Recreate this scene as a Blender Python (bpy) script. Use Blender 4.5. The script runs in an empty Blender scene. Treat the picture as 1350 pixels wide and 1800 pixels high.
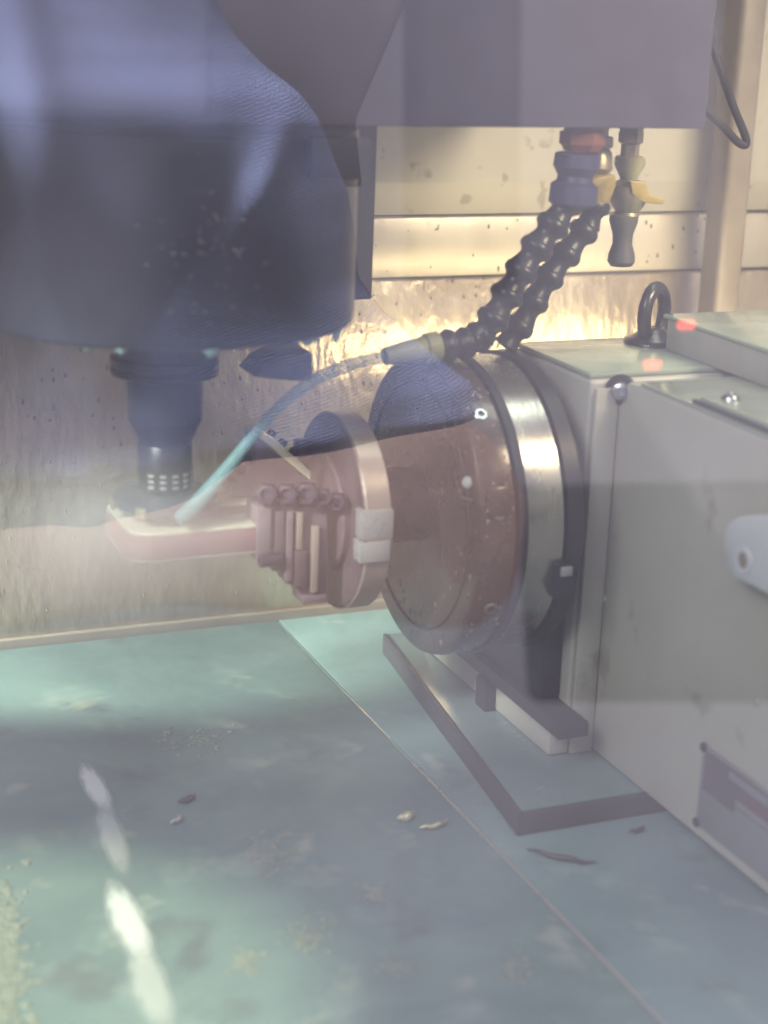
import bpy, bmesh, math, random
from mathutils import Vector, Matrix
random.seed(7)
S = bpy.context.scene
COL = S.collection
PI = math.pi

# ------------------------------------------------------------------ camera
F_PX = 2959.15
RX = Vector((0.92435664, 0.07823906, -0.37342129))
RY = Vector((-0.3798649, 0.28005726, -0.88162951))
RZ = Vector((0.03560148, 0.95678973, 0.28859306))
EYE = Vector((-0.38532126, -0.85758841, 0.43299486))
cd = bpy.data.cameras.new('camera')
cam = bpy.data.objects.new('camera', cd)
COL.objects.link(cam)
cam.matrix_world = Matrix(((RX[0], RX[1], RX[2], EYE[0]), (RY[0], RY[1], RY[2], EYE[1]), (RZ[0], RZ[1], RZ[2], EYE[2]), (0, 0, 0, 1)))
cd.sensor_fit = 'HORIZONTAL'
cd.sensor_width = 36
cd.lens = F_PX / 1350 * 36
cd.clip_start = 0.02
cd.clip_end = 60
cd.dof.use_dof = True
cd.dof.focus_distance = 1.07
cd.dof.aperture_fstop = 7
S.camera = cam

# ------------------------------------------------------------------ world, lamps, exposure
W = bpy.data.worlds.new('World')
S.world = W
W.use_nodes = True
W.node_tree.nodes['Background'].inputs[0].default_value = (0.80, 0.73, 0.86, 1)
W.node_tree.nodes['Background'].inputs[1].default_value = 0.66


def lamp(name, loc, target, sx, sy, power, color):
    d = bpy.data.lights.new(name, 'AREA')
    d.shape = 'RECTANGLE'
    d.size, d.size_y, d.energy, d.color = sx, sy, power, color
    o = bpy.data.objects.new(name, d)
    COL.objects.link(o)
    o.location = loc
    o.rotation_euler = (Vector(target) - Vector(loc)).to_track_quat('-Z', 'Y').to_euler()
    return o


wl = lamp('work_lamp', (0.44, -0.38, 0.62), (0.26, 0.25, 0.20), 0.40, 0.10, 1.3, (1.0, 0.84, 0.56))
wl.data.spread = math.radians(62)
gl = lamp('strip_fill', (0.23, 0.075, 0.212), (0.20, 0.24, 0.220), 0.26, 0.016, 0.34, (1.0, 0.80, 0.42))  # unseen light added for the gold glare on the wall
bl = bpy.data.lights.new('back_fill', 'SPOT')  # added spot, brightens the strip of table along the wall
bl.energy, bl.color, bl.spot_size, bl.spot_blend, bl.shadow_soft_size = 80.0, (0.88, 1.0, 0.74), math.radians(20), 0.5, 0.03
bo = bpy.data.objects.new('back_fill', bl)
COL.objects.link(bo)
bo.location = (-0.70, 0.185, 0.30)
bo.rotation_euler = (Vector((-0.10, 0.19, 0)) - Vector(bo.location)).to_track_quat('-Z', 'Y').to_euler()
fl_ = bpy.data.lights.new('front_fill', 'SPOT')  # added spot, makes the lit patch at the table's left front
fl_.energy, fl_.color, fl_.spot_size, fl_.spot_blend, fl_.shadow_soft_size = 82.0, (0.95, 1.0, 0.58), math.radians(19), 0.30, 0.03
fo = bpy.data.objects.new('front_fill', fl_)
COL.objects.link(fo)
fo.location = (-0.62, -0.44, 0.95)
fo.rotation_euler = (Vector((-0.31, -0.215, 0)) - Vector(fo.location)).to_track_quat('-Z', 'Y').to_euler()
ws = bpy.data.lights.new('workpiece_fill', 'SPOT')  # added spot, brightens the workpiece top
ws.energy, ws.color, ws.spot_size, ws.spot_blend, ws.shadow_soft_size = 62.0, (0.96, 1.0, 0.86), math.radians(17), 0.7, 0.04
wo = bpy.data.objects.new('workpiece_fill', ws)
COL.objects.link(wo)
wo.location = (-0.62, -0.30, 0.52)
wo.rotation_euler = (Vector((-0.135, 0.0, 0.158)) - Vector(wo.location)).to_track_quat('-Z', 'Y').to_euler()
lamp('top_lamp', (0.30, 0.0, 1.05), (0.15, 0.0, 0.2), 0.4, 0.3, 2.6, (0.90, 1.0, 0.84))
lamp('jacket_fill', (-0.68, -0.77, 1.30), (-0.22, -1.06, 0.38), 0.30, 0.22, 19.0, (0.90, 0.94, 1.0)).data.spread = math.radians(62)  # unseen light added to brighten the mirrored jacket
lamp('housing_fill', (-1.5, -1.0, 1.5), (0.1, -0.1, 0.1), 1.1, 0.8, 46.0, (0.95, 0.96, 1.0))  # soft light added to fill the housing side
S.view_settings.view_transform = 'Standard'
S.view_settings.look = 'None'
S.view_settings.exposure = 0
S.view_settings.gamma = 1
S.cycles.use_denoising = True
S.cycles.max_bounces = 8
S.cycles.caustics_reflective = False
S.cycles.sample_clamp_indirect = 6


# ------------------------------------------------------------------ materials
def mat(name, base, rough=0.5, metal=0.0, dark=None, vs=18.0, va=0.35, bump=0.0, bs=150.0, stretch=(1, 1, 1), rv=0.15, coat=0.0, spots=0.0, spot_col=(0.03, 0.03, 0.03), spot_scale=60.0):
    m = bpy.data.materials.new(name)
    m.use_nodes = True
    nt = m.node_tree
    N, L = nt.nodes, nt.links
    b = N['Principled BSDF']
    tc = N.new('ShaderNodeTexCoord')
    mp = N.new('ShaderNodeMapping')
    mp.inputs['Scale'].default_value = stretch
    L.new(tc.outputs['Object'], mp.inputs['Vector'])
    n1 = N.new('ShaderNodeTexNoise')
    n1.inputs['Scale'].default_value = vs
    n1.inputs['Detail'].default_value = 6
    n1.inputs['Roughness'].default_value = 0.62
    L.new(mp.outputs[0], n1.inputs['Vector'])
    rp = N.new('ShaderNodeValToRGB')
    rp.color_ramp.elements[0].position = 0.5 - 0.22
    rp.color_ramp.elements[1].position = 0.5 + 0.22
    d = dark or tuple(c * (1 - va) for c in base)
    rp.color_ramp.elements[0].color = (*d, 1)
    rp.color_ramp.elements[1].color = (*base, 1)
    L.new(n1.outputs['Fac'], rp.inputs[0])
    colout = rp.outputs[0]
    if spots > 0:
        n3 = N.new('ShaderNodeTexNoise')
        n3.inputs['Scale'].default_value = spot_scale
        n3.inputs['Detail'].default_value = 4
        L.new(tc.outputs['Object'], n3.inputs['Vector'])
        r3 = N.new('ShaderNodeValToRGB')
        r3.color_ramp.elements[0].position = 0.64
        r3.color_ramp.elements[1].position = 0.72
        r3.color_ramp.elements[0].color = (0, 0, 0, 1)
        r3.color_ramp.elements[1].color = (spots, spots, spots, 1)
        L.new(n3.outputs['Fac'], r3.inputs[0])
        mx = N.new('ShaderNodeMixRGB')
        mx.inputs[2].default_value = (*spot_col, 1)
        L.new(r3.outputs[0], mx.inputs[0])
        L.new(colout, mx.inputs[1])
        colout = mx.outputs[0]
    L.new(colout, b.inputs['Base Color'])
    mr = N.new('ShaderNodeMapRange')
    mr.inputs['To Min'].default_value = max(0.03, rough - rv)
    mr.inputs['To Max'].default_value = min(1, rough + rv)
    L.new(n1.outputs['Fac'], mr.inputs['Value'])
    L.new(mr.outputs[0], b.inputs['Roughness'])
    b.inputs['Metallic'].default_value = metal
    b.inputs['Coat Weight'].default_value = coat
    b.inputs['Coat Roughness'].default_value = 0.12
    if bump > 0:
        n2 = N.new('ShaderNodeTexNoise')
        n2.inputs['Scale'].default_value = bs
        n2.inputs['Detail'].default_value = 4
        L.new(mp.outputs[0], n2.inputs['Vector'])
        bp = N.new('ShaderNodeBump')
        bp.inputs['Strength'].default_value = bump
        bp.inputs['Distance'].default_value = 0.002
        L.new(n2.outputs['Fac'], bp.inputs['Height'])
        L.new(bp.outputs[0], b.inputs['Normal'])
    return m


def glow(name, col, s):
    m = bpy.data.materials.new(name)
    m.use_nodes = True
    b = m.node_tree.nodes['Principled BSDF']
    b.inputs['Base Color'].default_value = (*col, 1)
    b.inputs['Emission Color'].default_value = (*col, 1)
    b.inputs['Emission Strength'].default_value = s
    return m


M = {}
M['cream'] = mat('cream_machine_paint', (0.47, 0.45, 0.40), 0.38, 0, vs=14, va=0.13, bump=0.06, bs=300, spots=0.5, spot_col=(0.22, 0.19, 0.16), spot_scale=38)
M['cream_dark'] = mat('stained_machine_paint', (0.42, 0.40, 0.36), 0.4, 0, vs=20, va=0.3, bump=0.08, bs=250)
M['green_lit_top'] = mat('wet_green_lit_cream', (0.38, 0.44, 0.35), 0.18, 0, vs=22, va=0.18, bump=0.12, bs=60, stretch=(1, 2.5, 1), coat=0.5)  # overhead light's green tint put into the colour of the cream tops
M['cover_upper'] = mat('beige_sheet_metal', (0.45, 0.42, 0.37), 0.42, 0.1, vs=9, va=0.12, bump=0.05, bs=220, spots=0.6, spot_col=(0.2, 0.17, 0.12), spot_scale=70)
M['cover_lower'] = mat('wet_way_cover_steel', (0.60, 0.54, 0.45), 0.24, 0.6, dark=(0.40, 0.32, 0.25), vs=20, bump=0.7, bs=110, stretch=(1, 1, 0.4), rv=0.1)
M['cover_mid'] = mat('pale_wet_ledge_steel', (0.56, 0.51, 0.45), 0.34, 0.35, vs=14, va=0.16, bump=0.25, bs=110, stretch=(1, 1, 0.4))
M['head_paint'] = mat('grey_violet_head_paint', (0.078, 0.072, 0.125), 0.6, 0, vs=40, va=0.25, bump=0.15, bs=900)
M['nose'] = mat('dark_blue_black_nose_steel', (0.020, 0.021, 0.034), 0.42, 0.2, vs=30, va=0.4, bump=0.12, bs=260)
M['black'] = mat('black_rubber', (0.018, 0.018, 0.022), 0.45, 0, vs=40, va=0.4, bump=0.1, bs=300)
M['edge_steel'] = mat('bright_strip_steel', (0.42, 0.41, 0.42), 0.3, 0.7, vs=40, va=0.3)
M['tool'] = mat('black_oxide_tool_steel', (0.018, 0.019, 0.028), 0.32, 0.3, vs=40, va=0.4, bump=0.05)
M['tool_blue'] = mat('blue_grey_cutter_steel', (0.10, 0.105, 0.15), 0.32, 0.6, vs=50, va=0.3)
M['drum'] = mat('wet_brown_black_chuck_steel', (0.095, 0.065, 0.058), 0.27, 0.25, vs=22, va=0.45, bump=0.18, bs=90, coat=0.35)
M['silver'] = mat('ground_bright_steel', (0.55, 0.53, 0.49), 0.25, 0.9, vs=30, va=0.25, bump=0.04, stretch=(3, 1, 1))
M['flange'] = mat('dark_flange_steel', (0.035, 0.032, 0.042), 0.4, 0.3, vs=30, va=0.4, bump=0.06)
M['ringface'] = mat('mauve_oiled_ring_face', (0.15, 0.105, 0.12), 0.4, 0.2, vs=60, va=0.5, bump=0.25, bs=160)
M['ringrim'] = mat('tan_steel_ring_rim', (0.40, 0.33, 0.29), 0.34, 0.4, vs=25, va=0.2, bump=0.05)
M['jaw'] = mat('mauve_jaw_steel', (0.24, 0.185, 0.215), 0.42, 0.3, vs=45, va=0.4, bump=0.15, bs=120)
M['bolt'] = mat('purple_black_bolt', (0.022, 0.010, 0.034), 0.42, 0.0, vs=60, va=0.4)
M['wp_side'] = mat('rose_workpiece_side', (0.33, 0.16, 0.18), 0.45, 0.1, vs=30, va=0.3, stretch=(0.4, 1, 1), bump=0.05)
M['wp_top'] = mat('wet_lit_workpiece_top', (0.66, 0.66, 0.52), 0.2, 0.1, vs=30, va=0.2, bump=0.1, bs=80, coat=0.4)  # overhead light put into the pale tone of the wet top
M['slab'] = mat('dark_base_plate_edge', (0.055, 0.052, 0.062), 0.5, 0.1, vs=30, va=0.35, bump=0.1)
M['slab_top'] = mat('wet_teal_base_plate_top', (0.17, 0.24, 0.25), 0.22, 0.1, vs=25, va=0.2, bump=0.08, bs=50, coat=0.4)
M['white'] = mat('white_plastic', (0.60, 0.60, 0.63), 0.35, 0, vs=30, va=0.06)
M['pale_metal'] = mat('pale_steel', (0.38, 0.38, 0.38), 0.3, 0.2, vs=40, va=0.15)
M['hose'] = mat('dark_hose_plastic', (0.014, 0.014, 0.020), 0.35, 0, vs=60, va=0.5, bump=0.1)
M['hose_blue'] = mat('blue_valve_plastic', (0.055, 0.058, 0.12), 0.35, 0, vs=60, va=0.3)
M['hose_grey'] = mat('grey_nozzle_plastic', (0.10, 0.10, 0.095), 0.4, 0, vs=50, va=0.3)
M['orange'] = mat('rusty_orange_fitting', (0.25, 0.085, 0.055), 0.4, 0, vs=60, va=0.4)
M['yellow'] = mat('yellow_valve_plastic', (0.45, 0.33, 0.10), 0.4, 0, vs=60, va=0.4)
M['olive'] = mat('olive_nozzle_plastic', (0.34, 0.33, 0.19), 0.4, 0, vs=60, va=0.3)
M['brass'] = mat('dull_brass', (0.36, 0.31, 0.20), 0.35, 0.5, vs=60, va=0.5)
M['eye'] = mat('black_forged_steel', (0.030, 0.024, 0.024), 0.3, 0.3, vs=50, va=0.5, bump=0.15, coat=0.3)
M['plate'] = mat('grey_nameplate', (0.27, 0.28, 0.31), 0.4, 0.3, vs=40, va=0.15)
M['plate_dark'] = mat('violet_nameplate_print', (0.13, 0.11, 0.14), 0.45, 0.1, vs=40, va=0.2)
M['plate_red'] = mat('plum_nameplate_print', (0.15, 0.085, 0.12), 0.45, 0.1, vs=40, va=0.2)
M['screw'] = mat('zinc_screw', (0.45, 0.46, 0.48), 0.22, 0.9, vs=60, va=0.3)
M['gap'] = mat('dark_seam', (0.03, 0.035, 0.035), 0.6)
M['jacket'] = mat('blue_ribbed_cloth', (0.15, 0.17, 0.30), 0.85, 0, vs=12, va=0.2)
M['trouser'] = mat('dark_trouser_cloth', (0.05, 0.055, 0.075), 0.9, 0, vs=25, va=0.25)
M['skin'] = mat('skin', (0.48, 0.28, 0.20), 0.5, 0, vs=30, va=0.12)
M['hair'] = mat('dark_hair', (0.02, 0.016, 0.014), 0.5, 0, vs=80, va=0.4)
M['conduit'] = mat('grey_violet_conduit', (0.29, 0.25, 0.22), 0.45, 0.1, vs=30, va=0.25)
M['foam'] = mat('pale_foam', (0.235, 0.28, 0.25), 0.4, 0, vs=200, va=0.35, bump=0.6, bs=500)
M['chip'] = mat('brassy_metal_chip', (0.62, 0.58, 0.38), 0.25, 0.4, vs=90, va=0.4)
M['chip_dark'] = mat('dark_metal_chip', (0.07, 0.06, 0.07), 0.4, 0.3, vs=90, va=0.4)
M['spark'] = mat('bright_metal_flake', (0.9, 0.9, 0.92), 0.2, 0.6, vs=90, va=0.1)
M['drip'] = mat('teal_coolant_drip', (0.33, 0.52, 0.50), 0.12, 0, vs=60, va=0.2, coat=0.5)
M['doorpaint'] = mat('door_paint', (0.35, 0.34, 0.36), 0.45, 0, vs=20, va=0.1)
M['droplet'] = mat('coolant_droplet', (0.17, 0.14, 0.12), 0.06, 0.0, vs=60, va=0.1, coat=1.0)

M['highlight_pale'] = mat('pale_green_highlight', (0.50, 0.56, 0.50), 0.1, 0, vs=60, va=0.1, coat=0.6)  # colour of a painted highlight


def ribbed(m):
    nt = m.node_tree
    N, L = nt.nodes, nt.links
    tc = N.new('ShaderNodeTexCoord')
    w = N.new('ShaderNodeTexWave')
    w.bands_direction = 'Z'
    w.inputs['Scale'].default_value = 150
    w.inputs['Distortion'].default_value = 2.2
    w.inputs['Detail'].default_value = 2
    w.inputs['Detail Scale'].default_value = 0.6
    mp = N.new('ShaderNodeMapping')
    mp.inputs['Rotation'].default_value = (0, math.radians(14), 0)
    L.new(tc.outputs['Object'], mp.inputs[0])
    L.new(mp.outputs[0], w.inputs[0])
    bp = N.new('ShaderNodeBump')
    bp.inputs['Strength'].default_value = 0.2
    bp.inputs['Distance'].default_value = 0.002
    L.new(w.outputs['Fac'], bp.inputs['Height'])
    L.new(bp.outputs[0], N['Principled BSDF'].inputs['Normal'])


ribbed(M['jacket'])


def table_material():
    m = bpy.data.materials.new('wet_teal_table')
    m.use_nodes = True
    nt = m.node_tree
    N, L = nt.nodes, nt.links
    b = N['Principled BSDF']
    tc = N.new('ShaderNodeTexCoord')

    def noise(scale, detail=5, rough=0.6, dist=0.0):
        n = N.new('ShaderNodeTexNoise')
        n.inputs['Scale'].default_value = scale
        n.inputs['Detail'].default_value = detail
        n.inputs['Roughness'].default_value = rough
        n.inputs['Distortion'].default_value = dist
        L.new(tc.outputs['Object'], n.inputs['Vector'])
        return n

    def ramp(src, p0, p1, c0, c1):
        r = N.new('ShaderNodeValToRGB')
        r.color_ramp.elements[0].position = p0
        r.color_ramp.elements[1].position = p1
        r.color_ramp.elements[0].color = (*c0, 1)
        r.color_ramp.elements[1].color = (*c1, 1)
        L.new(src, r.inputs[0])
        return r.outputs[0]

    def mix(fac, a, c):
        x = N.new('ShaderNodeMixRGB')
        L.new(fac, x.inputs[0])
        L.new(a, x.inputs[1])
        x.inputs[2].default_value = (*c, 1)
        return x.outputs[0]
    n1 = noise(7, 6, 0.65, 0.6)
    n2 = noise(24, 5, 0.55, 0.3)
    n3 = noise(14, 5, 0.55, 0.4)
    n4 = noise(26, 3, 0.5, 0.3)
    col = ramp(n1.outputs['Fac'], 0.32, 0.68, (0.115, 0.180, 0.198), (0.185, 0.270, 0.282))
    col = mix(ramp(n2.outputs['Fac'], 0.56, 0.74, (0, 0, 0), (0.6, 0.6, 0.6)), col, (0.31, 0.375, 0.365))   # dried coolant film
    col = mix(ramp(n3.outputs['Fac'], 0.60, 0.72, (0, 0, 0), (0.75, 0.75, 0.75)), col, (0.085, 0.095, 0.11))     # grimy patches
    col = mix(ramp(n4.outputs['Fac'], 0.62, 0.72, (0, 0, 0), (0.5, 0.5, 0.5)), col, (0.40, 0.42, 0.37))     # small residue spots
    L.new(col, b.inputs['Base Color'])
    r = N.new('ShaderNodeMapRange')
    r.inputs['From Min'].default_value = 0.3
    r.inputs['From Max'].default_value = 0.7
    r.inputs['To Min'].default_value = 0.45
    r.inputs['To Max'].default_value = 0.75
    L.new(n2.outputs['Fac'], r.inputs['Value'])
    L.new(r.outputs[0], b.inputs['Roughness'])
    bp = N.new('ShaderNodeBump')
    bp.inputs['Strength'].default_value = 0.22
    bp.inputs['Distance'].default_value = 0.003
    L.new(n2.outputs['Fac'], bp.inputs['Height'])
    L.new(bp.outputs[0], b.inputs['Normal'])
    b.inputs['Specular IOR Level'].default_value = 0.3
    return m


M['table'] = table_material()


def pane_material(refl):
    m = bpy.data.materials.new('window_glass' if refl else 'window_glass_back')
    m.use_nodes = True
    nt = m.node_tree
    N, L = nt.nodes, nt.links
    N.remove(N['Principled BSDF'])
    t = N.new('ShaderNodeBsdfTransparent')
    t.inputs[0].default_value = (0.97, 0.98, 0.97, 1)
    out = N['Material Output']
    if refl:
        g = N.new('ShaderNodeBsdfGlossy')
        g.inputs['Roughness'].default_value = 0.0
        g.inputs['Color'].default_value = (1, 1, 1, 1)
        x = N.new('ShaderNodeMixShader')
        x.inputs[0].default_value = refl
        L.new(t.outputs[0], x.inputs[1])
        L.new(g.outputs[0], x.inputs[2])
        # pale diffuse film added to the glass for a milky haze, smeared downwards
        tc = N.new('ShaderNodeTexCoord')
        mp = N.new('ShaderNodeMapping')
        mp.inputs['Scale'].default_value = (1.0, 1.0, 0.35)
        L.new(tc.outputs['Object'], mp.inputs[0])
        nz = N.new('ShaderNodeTexNoise')
        nz.inputs['Scale'].default_value = 16
        nz.inputs['Detail'].default_value = 5
        nz.inputs['Roughness'].default_value = 0.6
        L.new(mp.outputs[0], nz.inputs['Vector'])
        mr = N.new('ShaderNodeMapRange')
        mr.inputs['From Min'].default_value = 0.32
        mr.inputs['From Max'].default_value = 0.70
        mr.inputs['To Min'].default_value = 0.025
        mr.inputs['To Max'].default_value = 0.105
        L.new(nz.outputs['Fac'], mr.inputs['Value'])
        df = N.new('ShaderNodeBsdfDiffuse')
        df.inputs['Color'].default_value = (0.78, 0.74, 0.80, 1)
        x2 = N.new('ShaderNodeMixShader')
        L.new(mr.outputs[0], x2.inputs[0])
        L.new(x.outputs[0], x2.inputs[1])
        L.new(df.outputs[0], x2.inputs[2])
        L.new(x2.outputs[0], out.inputs[0])
    else:
        L.new(t.outputs[0], out.inputs[0])
    return m


def liquid(name, col, fac, rough=0.1):
    m = bpy.data.materials.new(name)
    m.use_nodes = True
    N, L = m.node_tree.nodes, m.node_tree.links
    b = N['Principled BSDF']
    b.inputs['Base Color'].default_value = (*col, 1)
    b.inputs['Roughness'].default_value = rough
    b.inputs['Alpha'].default_value = fac
    return m


# ------------------------------------------------------------------ mesh helpers
def finish(name, bm, m, parent=None, smooth=True, angle=35):
    me = bpy.data.meshes.new(name)
    bmesh.ops.recalc_face_normals(bm, faces=bm.faces[:])
    bm.to_mesh(me)
    bm.free()
    if smooth:
        for p in me.polygons:
            p.use_smooth = True
        me.set_sharp_from_angle(angle=math.radians(angle))
    for x in (m if isinstance(m, (list, tuple)) else [m]):
        me.materials.append(x)
    o = bpy.data.objects.new(name, me)
    COL.objects.link(o)
    if parent is not None:
        o.parent = parent
        o.matrix_parent_inverse = parent.matrix_world.inverted() if False else Matrix.Translation(-parent.location)
    return o


def tag(o, label=None, cat=None, group=None, kind=None):
    for k, v in (('label', label), ('category', cat), ('group', group), ('kind', kind)):
        if v:
            o[k] = v
    return o


def thing(name, label, cat, loc, group=None, kind=None):
    o = bpy.data.objects.new(name, None)
    COL.objects.link(o)
    o.location = loc
    o.empty_display_size = 0.02
    return tag(o, label, cat, group, kind)


def bm_box(bm, lo, hi, bev=0.0, seg=2):
    lo, hi = Vector(lo), Vector(hi)
    r = bmesh.ops.create_cube(bm, size=1)
    vs = r['verts']
    for v in vs:
        v.co = Vector(((lo[i] + hi[i]) / 2 + v.co[i] * (hi[i] - lo[i]) for i in range(3)))
    if bev:
        es = list({e for v in vs for e in v.link_edges})
        bmesh.ops.bevel(bm, geom=es, offset=bev, segments=seg, profile=0.5, affect='EDGES')
    return vs


def box(name, lo, hi, m, parent=None, bev=0.001, seg=2):
    bm = bmesh.new()
    bm_box(bm, lo, hi, bev, seg)
    return finish(name, bm, m, parent)


def frame_for(d):
    d = Vector(d).normalized()
    a = Vector((0, 0, 1)) if abs(d.z) < 0.9 else Vector((1, 0, 0))
    u = a.cross(d).normalized()
    return d, u, d.cross(u)


def bm_lathe(bm, base, axis, prof, n=64, cap=True):
    """prof: (distance along axis, radius) pairs"""
    d, u, w = frame_for(axis)
    base = Vector(base)
    rings = []
    for t, r in prof:
        if r < 1e-6:
            rings.append([bm.verts.new(base + d * t)])
        else:
            rings.append([bm.verts.new(base + d * t + (u * math.cos(2 * PI * k / n) + w * math.sin(2 * PI * k / n)) * r) for k in range(n)])
    for a, b in zip(rings, rings[1:]):
        for k in range(n):
            if len(a) == 1 and len(b) == 1:
                continue
            if len(a) == 1:
                bm.faces.new((a[0], b[k], b[(k + 1) % n]))
            elif len(b) == 1:
                bm.faces.new((a[k], a[(k + 1) % n], b[0]))
            else:
                bm.faces.new((a[k], a[(k + 1) % n], b[(k + 1) % n], b[k]))
    if cap:
        if len(rings[0]) > 1:
            bm.faces.new(rings[0])
        if len(rings[-1]) > 1:
            bm.faces.new(rings[-1])


def lathe(name, base, axis, prof, m, parent=None, n=64, angle=35):
    bm = bmesh.new()
    bm_lathe(bm, base, axis, prof, n)
    return finish(name, bm, m, parent, angle=angle)


def annulus(name, base, axis, r0, r1, length, m, parent=None, n=72, bev=0.001):
    """a ring with a bore"""
    p = [(0, r0), (0, r1 - bev), (bev, r1), (length - bev, r1), (length, r1 - bev), (length, r0), (0, r0)]
    bm = bmesh.new()
    bm_lathe(bm, base, axis, p, n, cap=False)
    bmesh.ops.remove_doubles(bm, verts=bm.verts[:], dist=1e-6)
    return finish(name, bm, m, parent)


def bm_prism(bm, pts, d, bev=0.0):
    """pts: 3-D polygon, extruded by vector d"""
    d = Vector(d)
    a = [bm.verts.new(Vector(p)) for p in pts]
    b = [bm.verts.new(Vector(p) + d) for p in pts]
    n = len(a)
    fs = [bm.faces.new(a), bm.faces.new(b)]
    for k in range(n):
        fs.append(bm.faces.new((a[k], a[(k + 1) % n], b[(k + 1) % n], b[k])))
    bmesh.ops.recalc_face_normals(bm, faces=fs)
    if bev:
        es = list({e for f in fs for e in f.edges})
        bmesh.ops.bevel(bm, geom=es, offset=bev, segments=2, profile=0.5, affect='EDGES')


def prism(name, pts, d, m, parent=None, bev=0.0006):
    bm = bmesh.new()
    bm_prism(bm, pts, d, bev)
    return finish(name, bm, m, parent)


def smooth_path(pts, k=8):
    """Catmull-Rom"""
    P = [Vector(p) for p in pts]
    P = [P[0] * 2 - P[1]] + P + [P[-1] * 2 - P[-2]]
    out = []
    for i in range(1, len(P) - 2):
        for j in range(k):
            t = j / k
            a, b, c, d = P[i - 1], P[i], P[i + 1], P[i + 2]
            out.append(0.5 * ((2 * b) + (c - a) * t + (2 * a - 5 * b + 4 * c - d) * t * t + (3 * b - a - 3 * c + d) * t ** 3))
    out.append(P[-2])
    return out


def bm_tube(bm, pts, rad, n=14, cap=True):
    rings = []
    prev = None
    for i, p in enumerate(pts):
        d = (pts[min(i + 1, len(pts) - 1)] - pts[max(i - 1, 0)]).normalized()
        if prev is None:
            _, u, w = frame_for(d)
        else:
            u = (prev - d * prev.dot(d)).normalized()
            w = d.cross(u)
        prev = u
        r = rad(i / (len(pts) - 1)) if callable(rad) else rad
        rings.append([bm.verts.new(p + (u * math.cos(2 * PI * k / n) + w * math.sin(2 * PI * k / n)) * r) for k in range(n)])
    for a, b in zip(rings, rings[1:]):
        for k in range(n):
            bm.faces.new((a[k], a[(k + 1) % n], b[(k + 1) % n], b[k]))
    if cap:
        bm.faces.new(rings[0])
        bm.faces.new(rings[-1])


def tube(name, pts, rad, m, parent=None, n=14, k=8):
    bm = bmesh.new()
    bm_tube(bm, smooth_path(pts, k), rad, n)
    return finish(name, bm, m, parent, angle=60)


def at(px, py, ax, v):
    """the point on the plane coordinate[ax] = v that the photograph's pixel sees"""
    c = Vector(((px - 675) / F_PX, -(py - 900) / F_PX, -1.0))
    d = Vector((RX.dot(c), RY.dot(c), RZ.dot(c)))
    t = (v - EYE[ax]) / d[ax]
    return EYE + d * t


# ------------------------------------------------------------------ the setting: machine table
ZA = 0.1545         # height of the chuck axis
RD = 0.0873         # chuck radius

YT = -0.50
tb = thing('machine_table', None, None, (0, -0.3, 0), kind='structure')
del_keys = [k for k in ('label', 'category') if k in tb.keys()]
box('table_plate', (-1.6, YT, -0.03), (-0.0062, 0.234, 0), M['table'], tb, 0.0012)
box('table_plate', (-0.0038, YT, -0.03), (1.6, 0.234, 0), M['table'], tb, 0.0012)
box('joint_strip', (-0.0060, YT, -0.02), (-0.0042, -0.020, 0.0004), M['pale_metal'], tb, 0.0002)
box('joint_strip', (-0.0060, -0.0195, -0.02), (-0.0042, 0.234, -0.0003), M['slab_top'], tb, 0.0002)

# ------------------------------------------------------------------ way cover behind the chuck
wc = thing('way_cover', 'tall stepped sheet metal way cover with glossy golden lower panels behind the chuck', 'way cover', (0, 0.24, 0))
prism('cover_panel', [(-1.6, 0.2380, -0.015), (-1.6, 0.2420, -0.015), (-1.6, 0.2520, 0.2485), (-1.6, 0.2480, 0.2485)], (3.2, 0, 0), M['cover_lower'], wc, 0.0008)
prism('cover_panel', [(-1.6, 0.2430, 0.2470), (-1.6, 0.2460, 0.2470), (-1.6, 0.2500, 0.2930), (-1.6, 0.2465, 0.2930)], (3.2, 0, 0), M['cover_mid'], wc, 0.0008)
bm = bmesh.new()
prof = [(0.2415, 0.2915), (0.2455, 0.2915), (0.2455, 0.60), (0.2455, 0.95), (0.2432, 0.95), (0.2375, 0.3145)]
bm_prism(bm, [(-1.6, y, z) for y, z in prof], (3.2, 0, 0), 0.0005)
finish('cover_panel', bm, M['cover_upper'], wc)
box('edge_shadow', (-1.6, 0.2434, 0.2460), (1.6, 0.2458, 0.2469), M['gap'], wc, 0.0003)  # dark strips painted for the gap shadow under the panel edges
box('edge_shadow', (-1.6, 0.2419, 0.2906), (1.6, 0.2450, 0.2914), M['gap'], wc, 0.0003)
box('foot_seal', (-1.6, 0.2345, -0.02), (1.6, 0.2415, 0.006), M['conduit'], wc, 0.0008)

# ------------------------------------------------------------------ spindle head
AX = -0.1521        # tool axis
sh = thing('spindle_head', 'dark spindle head with a wide round nose hanging over the workpiece', 'spindle head', (AX, 0, 0.2726))
RN = 0.100
lathe('nose', (AX, 0, 0.2720), (0, 0, 1), [(0.004, 0.0), (0.004, 0.085), (0.0, 0.086), (0.0, 0.0975), (0.0015, 0.0994), (0.004, RN), (0.0995, RN), (0.0995, 0.0)], M['nose'], sh, n=128)
bm = bmesh.new()
cc_ = at(366, 205, 1, -0.112)
bm_box(bm, (-0.50, -0.112, cc_.z), (cc_.x, -0.0302, 0.75), 0.004, 3)
finish('upper_casting', bm, M['head_paint'], sh)
box('front_cover', (-0.50, -0.030, 0.3722), (0.153, 0.20, 0.75), M['head_paint'], sh, 0.0012)
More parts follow.
